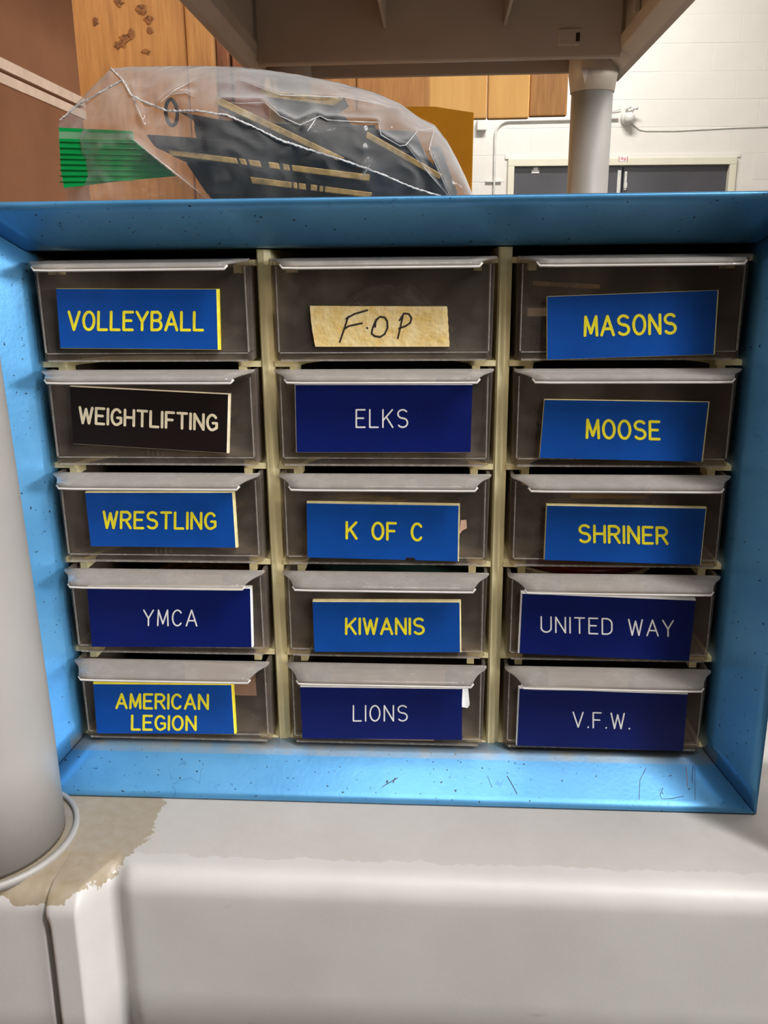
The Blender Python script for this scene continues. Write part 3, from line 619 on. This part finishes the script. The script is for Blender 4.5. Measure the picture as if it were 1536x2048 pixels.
FACE = {'b': 'mid', 'n': 'navy', 'k': 'black', 't': 'tape'}; CORE = {'y': 'yellow', 'c': 'cream', 'w': 'white', 'k': 'ink'}; FILL = {'y': 'yfill', 'c': 'cream', 'w': 'white', 'k': 'ink'}
cname = {'b': 'mid blue', 'n': 'navy', 'k': 'black', 't': 'masking tape'}
rown = ['top', 'second', 'middle', 'fourth', 'bottom']; coln = ['left', 'centre', 'right']
LD = {r[0]: r for r in LAB}
lips_dx = {}
for ri in range(5):
    for ci in range(3):
        t_ = GRID[ri][ci]; k = 4-ri; x0 = (ci-1)*0.110; z0 = k*H+0.0022
        dwr = bpy.data.objects.new('drawer', TM); COL.objects.link(dwr); dwr.parent = cab; dwr.location = (x0, 0, z0-ZS)
        nme, fc, tc_, Q, ins, TQ = LD[t_]
        dwr['label'] = 'clear drawer with %s label, %s row, %s column' % (cname[fc], rown[ri], coln[ci])
        lp = bpy.data.objects.new('handle_lip', LM); COL.objects.link(lp); lp.parent = dwr
        bd = bpy.data.objects.new('lip_bead', BD); COL.objects.link(bd); bd.parent = dwr
        br = bpy.data.objects.new('base_rim_highlight', BMs); COL.objects.link(br); br.parent = dwr
        loc = lambda p: (p[0]/1000-x0, p[1]/1000-z0)
        TL, TR, BR_, BL_ = [Vector(loc(q)) for q in Q]
        bm = bmesh.new()
        if fc == 't':
            n_ = 14; top = [TL.lerp(TR, i/n_) for i in range(n_+1)]; bot = [BL_.lerp(BR_, i/n_) for i in range(n_+1)]
            left = [TL.lerp(BL_, i/8)+Vector((-0.0004*math.sin(i/8*math.pi)-0.0001*(i % 2), 0)) for i in range(1, 8)]
            pts = [tuple(p+Vector((0, random.uniform(-1, 1)*0.00006))) for p in top]+[tuple(TR.lerp(BR_, i/10)+Vector((0.0002*(i % 2), 0))) for i in range(1, 10)]+[tuple(p) for p in bot[::-1]]+[tuple(p) for p in left[::-1]]
            prism_xz(bm, pts, YF_-0.0001, YF_-0.0005)
            pl = link('tape_label', bm, M['tape'], dwr); pl['label'] = 'yellowed masking tape with handwriting'
            bm = bmesh.new()
            # the tape sits nearer the drawer than the engraved plates: pull the writing to its surface
            for s in FOPS: stroke(bm, [loc(p) for p in s], 0.00038, YF_-0.00048, YF_-0.0006)
            lt = link('lettering', bm, M['ink'], dwr); lt['label'] = 'dark handwritten capitals'
            continue
        l, r, tt, b_ = [v*0.72/1000 for v in ins]
        ex = (TR-TL).normalized(); ez = (TL-BL_).normalized()
        F = [TL+ex*l-ez*tt, TR-ex*r-ez*tt, BR_-ex*r+ez*b_, BL_+ex*l+ez*b_]
        if t_ == 'K OF C':     # chip out of the lower edge
            q = lambda u, d: F[3].lerp(F[2], u)+ez*d/1000
            F = F[:2]+[F[2], q(.722, 0), q(.715, 1.2), q(.66, 1.4), q(.652, 0), F[3]]
        core = [TL, TR, BR_]+(F[3:7] if t_ == 'K OF C' else [])+[BL_]
        prism_xz(bm, [tuple(p) for p in core], YF_+0.0004, YP+0.0004, 1)
        prism_xz(bm, [tuple(p) for p in F], YP+0.00041, YP, 0)
        # bevelled edge from the core up to the coloured face
        if t_ != 'K OF C':
            O = [TL, TR, BR_, BL_]
            for i in range(4):
                a, b2 = O[i], O[(i+1) % 4]; c_, d_ = F[(i+1) % 4], F[i]
                vs = [bm.verts.new((p.x, y, p.y)) for p, y in ((a, YP+0.0005), (b2, YP+0.0005), (c_, YP+0.00004), (d_, YP+0.00004))]
                try: bm.faces.new(vs).material_index = 1
                except Exception: pass
        pl = link('label_plate', bm, [M[FACE[fc]], M[CORE[tc_] if (tc_ != 'y' or t_ in ('VOLLEYBALL', 'AMERICAN|LEGION')) else 'pale']], dwr)
        pl['label'] = '%s engraved label plate' % cname[fc]
        bm = bmesh.new(); w = {'y': 0.00062, 'c': 0.00062, 'w': 0.00036}[tc_]
        for s, quad in zip(t_.split('|'), TQ):
            sh_ = w*1000
            BLq, BRq, TLq, TRq = quad
            quad = [(BLq[0]+sh_, BLq[1]+sh_), (BRq[0]-sh_, BRq[1]+sh_), (TLq[0]+sh_, TLq[1]-sh_), (TRq[0]-sh_, TRq[1]-sh_)]
            quad = [(p[0]-x0*1000, p[1]-z0*1000) for p in quad]
            for st_ in text_strokes(s, quad, tc_ != 'w'): stroke(bm, st_, w, YP+0.0001, YP-0.00008)
        lt = link('lettering', bm, M[FILL[tc_]], dwr); lt['label'] = {'y': 'yellow engraved capitals', 'c': 'cream engraved capitals', 'w': 'thin white engraved capitals'}[tc_]
# scratches and stains on the lower frame side
def fpt(u, v):     # point on the sloping face of the lower lip
    best = None
    for i in range(400):
        y = -0.008-0.018*i/400; p = at(u, v, y); o_ = 0.0020+(0.0125)*(-0.0082-y)/0.0173
        e_ = abs(p.z-(ZBI-o_))
        if best is None or e_ < best[0]: best = (e_, p)
    return best[1]
for pl_, w, mt in (([(1372, 1534), (1375, 1570), (1376, 1615)], 0.00022, 'wine'), ([(1386, 1532), (1384, 1560), (1388, 1610)], 0.0002, 'scratch'), ([(1390, 1535), (1390, 1600)], 0.00012, 'scratch'),
                   ([(1318, 1582), (1326, 1576), (1320, 1590), (1324, 1598), (1345, 1597), (1368, 1592)], 0.00016, 'scratch'), ([(1292, 1536), (1280, 1560), (1278, 1600)], 0.00014, 'scratch'),
                   ([(1014, 1552), (1026, 1572), (1034, 1588)], 0.0002, 'scratch'), ([(748, 1590), (770, 1570), (795, 1556)], 0.00022, 'scratch'), ([(790, 1556), (786, 1566)], 0.0003, 'scratch'), ([(975, 1552), (984, 1575)], 0.00012, 'scratch')):
    bm = bmesh.new(); P = [fpt(*q)+Vector((0, -0.00002, 0.00002)) for q in pl_]; tube(bm, P, w, 5); clink('scratch', bm, M[mt])
# ------------------------------------------------------------------ things inside the drawers
def cell(ri, ci): return (ci-1)*0.110, (4-ri)*H+0.0022+0.0044
def inside(name, lab, cat, ri, ci, build, mats, smooth=False, group=None):
    x, z = cell(ri, ci); bm = bmesh.new(); build(bm); o = link(name, bm, mats, None, smooth); o.location = (x, 0, z); return tag(o, lab, cat, group)
ORD = ['lowest', 'second lowest', 'third lowest', 'fourth lowest', 'topmost']
def discs(name, desc, where, ri, ci, cx, cy, r, zs, h, mats):
    for i, z in enumerate(zs):
        inside(name, '%s %s in the %s drawer' % (ORD[i] if len(zs) > 1 else '', desc, where), 'disc', ri, ci, lambda bm: disc(bm, (cx+0.002*math.sin(i*2.1), cy, z), r, h, 'z', 36, 0, 0.0006), [mats[i % len(mats)]], False, 'discs in the %s drawer' % where)
inside('brass_plate', 'tan brass strip behind the left end of the label in the top right drawer', 'plate', 0, 2, lambda bm: box(bm, -0.043, -0.012, 0.012, 0.03, 0.0255, 0.0275, 0, Matrix.Rotation(0.06, 4, 'Y')), [M['brass']])
inside('brass_plate', 'cream edged plate lying low in the top right drawer', 'plate', 0, 2, lambda bm: box(bm, -0.044, -0.008, 0.004, 0.05, 0.0145, 0.018), [M['cream']])
discs('metal_disc', 'ridged metal disc', 'top right', 0, 2, -0.012, 0.04, 0.031, [0, 0.0035, 0.007], 0.003, [M['bronze'], M['brass']])
def crumple(bm):
    n = 26; g = [[bm.verts.new((-0.03+0.06*i/n, 0.012+0.03*j/n+0.004*noise.noise(Vector((i*.35, j*.35, 0))), 0.003+0.026*max(0.0, math.sin(math.pi*i/n)*math.sin(math.pi*j/n))**.6+0.006*noise.noise(Vector((i*.3, j*.3, 4))))) for j in range(n+1)] for i in range(n+1)]
    for i in range(n):
        for j_ in range(n): bm.faces.new((g[i][j_], g[i+1][j_], g[i+1][j_+1], g[i][j_+1]))
inside('crumpled_bag', 'crumpled clear plastic bag inside the masking tape drawer', 'bag', 0, 1, crumple, [M['bag']], True)
for ri, ci, x0_, x1_, z_, lab in ((1, 1, -0.030, 0.024, 0.037, 'cream paper slip showing above the navy label in the second row'), (3, 0, 0.000, 0.028, 0.0375, 'cream paper slip behind the lip of the fourth row left drawer'), (3, 2, -0.024, 0.016, 0.0365, 'cream paper slip behind the lip of the fourth row right drawer'), (4, 2, -0.028, 0.012, 0.037, 'cream paper slip behind the lip of the bottom right drawer'), (4, 1, -0.028, 0.03, 0.0365, 'cream paper slip behind the lip of the bottom centre drawer')):
    inside('paper_slip', lab, 'paper', ri, ci, (lambda a, b_, z: (lambda bm: box(bm, a, b_, -0.0050, -0.0046, 0.006, z)))(x0_, x1_, z_), [M['paper']])
inside('card', 'pinkish grey card standing in the bottom left drawer', 'card', 4, 0, lambda bm: box(bm, 0.005, 0.042, -0.004, -0.0035, 0.020, 0.038), [M['pink']])
inside('white_tag', 'small torn white tag at the right of the bottom centre label', 'tag', 4, 1, lambda bm: prism_xz(bm, [(0.0385, 0.018), (0.0388, 0.029), (0.0415, 0.029), (0.0425, 0.0195), (0.0415, 0.0175)], YF_-0.0003, YF_-0.0001), [M['white']])
inside('tape_scrap', 'torn tan tape scrap at the right of the middle label', 'tape', 2, 1, lambda bm: prism_xz(bm, [(0.036, 0.0115), (0.0365, 0.0185), (0.0392, 0.0187), (0.0395, 0.0145), (0.0375, 0.0135)], YF_-0.0003, YF_-0.0001), [M['pink']])
inside('paper_edge', 'thin pinkish paper edge under the bottom centre label', 'paper', 4, 1, lambda bm: box(bm, -0.033, 0.0245, YF_-0.0004, YF_-0.0001, -0.0016, -0.0010), [M['pink']])
discs('enamel_disc', 'enamel disc on top', 'fourth row centre', 3, 1, 0.0, 0.045, 0.042, [0.026, 0.030], 0.003, [M['bronze'], M['teal']])
discs('metal_disc', 'small metal disc', 'fourth row centre', 3, 1, -0.008, 0.05, 0.034, [0.0, 0.004, 0.008], 0.0035, [M['bronze'], M['brass']])
discs('enamel_disc', 'enamel disc with wine red face', 'fourth row right', 3, 2, -0.008, 0.052, 0.041, [0.030, 0.0335], 0.003, [M['cream'], M['wine']])
inside('gold_emblem', 'gold strip behind the lip of the middle right drawer', 'emblem', 2, 2, lambda bm: (box(bm, -0.044, -0.030, 0.002, 0.006, 0.0335, 0.036), box(bm, -0.020, 0.018, 0.004, 0.012, 0.0265, 0.028), prism_xz(bm, [(0.014, 0.0275), (0.019, 0.033), (0.018, 0.0275)], 0.004, 0.006)), [M['gold']])
inside('red_button', 'small red disc behind the lip of the middle right drawer', 'disc', 2, 2, lambda bm: disc(bm, (-0.005, 0.012, 0.031), 0.006, 0.004, 'z', 24), [M['red']])
for ri, ci, r, zs, nm in ((0, 0, .034, [0, .004], 'top left'), (0, 1, .03, [0, .004], 'top centre'), (1, 0, .036, [0, .004, .008, .012], 'second row left'), (1, 2, .036, [0, .004, .008], 'second row right'), (2, 0, .036, [0, .004, .008, .012, .016], 'middle left'), (2, 1, .036, [0, .004, .008, .012], 'middle centre'), (2, 2, .033, [0, .004, .008, .012], 'middle right'), (3, 0, .034, [0, .004, .008, .012], 'fourth row left'), (4, 0, .034, [0, .004, .008], 'bottom left')):
    discs('metal_disc', 'dark metal disc', nm, ri, ci, 0.004, 0.06, r, zs, 0.0035, [M['bronze'], M['brass']])
# ------------------------------------------------------------------ bag on top of the cabinet
ZC = ZTI+0.0193+0.0004
YBG = 0.05
bag = empty('zip_bag', (-0.06, YBG, ZC)); tag(bag, 'clear plastic zip bag with green strip holding metal plaques on the cabinet', 'bag')
OUT = [(117, 250), (121, 238), (150, 210), (190, 168), (222, 137), (260, 133), (330, 132), (400, 132), (480, 134), (540, 141), (600, 150), (680, 166), (750, 185), (800, 207), (840, 236), (870, 250), (895, 283), (915, 320), (930, 352), (948, 396)]
O3 = [at(u, v, YBG) for u, v in OUT]
def topz(x):
    for a, b_ in zip(O3, O3[1:]):
        if a.x <= x <= b_.x: return a.z+(b_.z-a.z)*(x-a.x)/max(1e-9, b_.x-a.x)
    return ZC+0.001
xa, xb = O3[0].x+0.0001, O3[-1].x-0.0001
SEAM = [(120, 240), (150, 214), (200, 185), (245, 160), None, (222, 137), (245, 160), (262, 190), (285, 202), (335, 222), (400, 222), (455, 231), (500, 250), (560, 280), (620, 300), (700, 325), (760, 347), (830, 377), (895, 396)]
CREASE = [[(320, 205), (350, 180), (385, 162)], [(455, 205), (480, 207), (530, 205), (560, 232), (600, 250), (640, 232), (655, 240), (700, 243), (757, 245), (762, 270), (800, 292), (812, 290), (835, 262), (870, 255)], [(615, 262), (634, 234)], [(870, 255), (858, 300), (900, 392)], [(250, 160), (290, 250)], [(265, 278), (330, 330), (415, 398)], [(812, 290), (860, 350), (900, 395)], [(340, 190), (370, 185), (388, 194)], [(480, 160), (560, 190), (690, 195), (800, 215)], [(720, 360), (740, 330)]]
CR3 = []
for c in CREASE: CR3.append([(lambda p: (p.x, p.z))(at(u, v, 0.028)) for u, v in c])
def dseg(px, pz, a, b_):
    vx, vz = b_[0]-a[0], b_[1]-a[1]; L = vx*vx+vz*vz; t = max(0, min(1, ((px-a[0])*vx+(pz-a[1])*vz)/max(L, 1e-12)))
    return math.hypot(px-a[0]-t*vx, pz-a[1]-t*vz)
def ridge(x, z):
    r = 0
    for c in CR3:
        for a, b_ in zip(c, c[1:]):
            d = dseg(x, z, a, b_)
            if d < 0.006: r = max(r, math.exp(-(d/0.0016)**1.2))
    return r
def thick(s): return 0.034*min(1, max(0.0, (s-0.02)*2.6))**0.8*min(1, max(0, (1-s)*4))**0.6+0.002
def bagy(x, z, side):
    s = (x-xa)/(xb-xa); zt = topz(x); v = min(1, max(0, (z-ZC)/max(1e-5, zt-ZC)))
    sh_ = max(0.0, math.sin(math.pi*(0.12+0.88*v)))**0.6
    w = 0.0040*noise.noise(Vector((x*38, z*50, side*3)))+0.0030*abs(noise.noise(Vector((x*70+z*40, z*95-x*20, side*7))))
    y = YBG+side*(thick(s)*sh_)+w*sh_
    if side < 0: y -= 0.0030*ridge(x, z)*sh_
    return y
nx_, nv = 200, 70
bm = bmesh.new(); top = None; sheets = []
for side in (-1, 1):
    g = []
    for i in range(nx_+1):
        x = xa+(xb-xa)*i/nx_; zt = topz(x); c = []
        for j_ in range(nv+1):
            z = ZC+(zt-ZC)*j_/nv
            if side > 0 and j_ == nv: c.append(sheets[0][i][nv]); continue
            y = bagy(x, z, side) if j_ < nv else YBG
            c.append(bm.verts.new((x+0.06, y-YBG, z-ZC)))
        g.append(c)
    sheets.append(g)
    for i in range(nx_):
        for j_ in range(nv):
            bm.faces.new((g[i][j_], g[i+1][j_], g[i+1][j_+1], g[i][j_+1]))
link('bag_film', bm, M['bag'], bag, True)
def onfront(u, v, off=0.0006):
    Y = 0.03
    for _ in range(12):
        p = at(u, v, Y); x = min(xb, max(xa, p.x)); Yn = bagy(x, min(p.z, topz(x)), -1)-off; Y = Y*0.4+Yn*0.6
    p = at(u, v, Y); return p
bm = bmesh.new(); run = []
def densify(pts, step):
    o = []
    for a, b_ in zip(pts, pts[1:]):
        n = max(1, int((b_-a).length/step)); o += [a.lerp(b_, i/n) for i in range(n)]
    return o+[pts[-1]]
for q in SEAM+[None]:
    if q is None:
        P = densify(run, 0.0008); P = [p+Vector((0, 0, random.uniform(-1, 1)*0.00018)) for p in P]; P = [Vector((p.x+0.06, p.y-YBG, p.z-ZC)) for p in P]
        tube(bm, P, 0.00042, 6, rj=0.35); run = []
    else: run.append(onfront(*q))
link('seam', bm, M['seam'], bag)
bm = bmesh.new()
for c in CREASE:
    P = densify([onfront(u, v, 0.0003) for u, v in c], 0.0025); P = [Vector((p.x+0.06, p.y-YBG, p.z-ZC)) for p in P]
    n = len(P); tube(bm, P, [0.00007+0.00030*math.sin(math.pi*min(1, max(0, i/(n-1))))*(0.6+0.4*noise.noise(Vector((i*.6, 0, len(c))))) for i in range(n)], 5)
link('crease_glint', bm, M['seam'], bag)  # whitish tubes painting glints along the folds of the film
def strip(name, pts, m, th=0.0006, yo=0.0):
    bm = bmesh.new(); P = [at(u, v, 0.043+yo) for u, v in pts]
    prism_xz(bm, [(p.x+0.06, p.z-ZC) for p in P], 0.043+yo-YBG, 0.043+yo-YBG+th); return link(name, bm, m, bag)
strip('zip_strip', [(117, 255), (265, 262), (266, 268), (118, 263)], M['green'])
strip('zip_strip', [(118, 263), (266, 268), (268, 281), (118, 277)], M['green_pale'])
strip('zip_strip', [(118, 277), (268, 281), (352, 352), (240, 362), (128, 376), (122, 340)], M['green'])
bm = bmesh.new()
for v0, v1, ue in ((284, 286, 275), (296, 298, 290), (308, 310, 305), (318, 320, 318), (329, 330, 330), (340, 341, 342), (352, 350, 348), (364, 360, 268)):
    P = [at(u, v0+(v1-v0)*(u-120)/(ue-120), 0.0428) for u in (120, (120+ue)/2, ue)]; tube(bm, [Vector((p.x+0.06, p.y-YBG, p.z-ZC)) for p in P], 0.00032, 6)
link('zip_ridge', bm, M['green'], bag, True)
# plaques in the bag
def slab(name, lab, quad, Y, depth, th_mat, face_mat=None, notch=0, cat='plaque'):
    """slab seen edge-on: quad = its front edge in the photograph, extruded back in depth"""
    P = [at(u, v, Y) for u, v in quad]; c = sum(P, Vector())/len(P); e = empty(name, (c.x, Y+depth/2, c.z)); tag(e, lab, cat, 'metal plaques in the bag')
    bm = bmesh.new(); prism_xz(bm, [(p.x-c.x, p.z-c.z) for p in P], -depth/2+0.001, depth/2); link('plaque_body', bm, face_mat or M['bronze'], e, bevel=0.0005)
    TLp, TRp, BRp, BLp = P[:4] if len(P) == 4 else (P[0], P[len(P)//2-1], P[len(P)//2], P[-1])
    bm = bmesh.new(); q = lambda a, b_, t: ((a.lerp(b_, t)).x-c.x, (a.lerp(b_, t)).z-c.z)
    y0 = -depth/2-0.0012
    segs = [(0, .34, 0), (.355, .385, 1), (.40, .455, 0), (.50, .55, 1), (.57, .60, 0), (.615, 1, 0)] if notch else [(0, 1, 0)]
    for t0, t1, pr_ in segs:
        ins_ = 0.10
        A, B, C_, D_ = [Vector(v) for v in (q(TLp, TRp, t0), q(TLp, TRp, t1), q(BLp, BRp, t1), q(BLp, BRp, t0))]
        prism_xz(bm, [tuple(A.lerp(D_, ins_)), tuple(B.lerp(C_, ins_)), tuple(C_.lerp(B, ins_)), tuple(D_.lerp(A, ins_))], y0-0.0008*pr_, -depth/2+0.002)
    link('plaque_edge', bm, th_mat, e, bevel=0.0003); return e
slab('metal_plaque', 'long notched brass edged plaque lying across the middle of the bag', [(335, 298), (740, 348), (738, 364), (345, 313)], 0.035, 0.045, M['brass'], notch=1)
slab('metal_plaque', 'dark plaque lying on the notched brass one', [(292, 268), (545, 285), (590, 300), (312, 296)], 0.033, 0.04, M['bronze'])
slab('metal_plaque', 'lowest brass edged plaque near the cabinet top', [(500, 352), (745, 384), (740, 397), (505, 369)], 0.036, 0.04, M['brass'], notch=1)
slab('metal_plaque', 'black block under the notched plaque in the bag', [(368, 318), (720, 366), (700, 396), (420, 396)], 0.042, 0.03, M['bronze'])
slab('metal_plaque', 'thick brown plaque tilted down to the right in the bag', [(432, 190), (692, 316), (672, 322), (436, 212)], 0.040, 0.035, M['brass'])
slab('metal_plaque', 'dark tilted plaque beneath the brown one', [(355, 222), (560, 262), (640, 318), (420, 252)], 0.046, 0.03, M['bronze'])
slab('metal_plaque', 'brass plaque sloping down at the right end of the bag', [(735, 262), (885, 348), (878, 360), (732, 278)], 0.040, 0.03, M['brass'])
slab('metal_plaque', 'dark upright block in the middle of the bag', [(628, 248), (750, 250), (740, 345), (690, 330)], 0.052, 0.02, M['bronze'])
slab('metal_plaque', 'pale brown plaque at the top of the bag', [(520, 178), (690, 196), (665, 214), (530, 196)], 0.050, 0.022, M['brass'])
slab('metal_plaque', 'dark plaque behind the top of the bag', [(545, 196), (668, 212), (700, 244), (560, 232)], 0.054, 0.02, M['bronze'])
slab('metal_plaque', 'flat dark plaque at the right end behind the disc', [(862, 292), (880, 290), (915, 385), (880, 392)], 0.050, 0.015, M['bronze'])
slab('metal_plaque', 'large black slab added to darken the back of the bag', [(385, 236), (830, 262), (880, 372), (420, 396)], 0.062, 0.004, M['bronze'])  # backing slab added to darken the gaps between the plaques
bm = bmesh.new(); c = at(800, 402, 0.044); rr = (at(895, 402, 0.044)-c).length
disc(bm, (c.x, 0.048, c.z+0.0), rr, 0.004, 'y', 48, bev=0.0008)
for v_ in list(bm.verts):
    if v_.co.z < ZC+0.0012: v_.co.z = ZC+0.0012
o = link('metal_disc', bm, M['steelblue']); tag(o, 'blued steel disc standing on edge at the right of the bag', 'disc')
bm = bmesh.new(); c = at(343, 225, 0.042)
tube(bm, [Vector((c.x+0.0028*math.cos(a), 0.042, c.z+0.0058*math.sin(a))) for a in [i*2*math.pi/24 for i in range(24)]], 0.0009, 8, closed=True)
o = link('metal_ring', bm, M['bronze'], smooth=True); tag(o, 'small dark oval ring hanging near the left of the bag', 'ring')
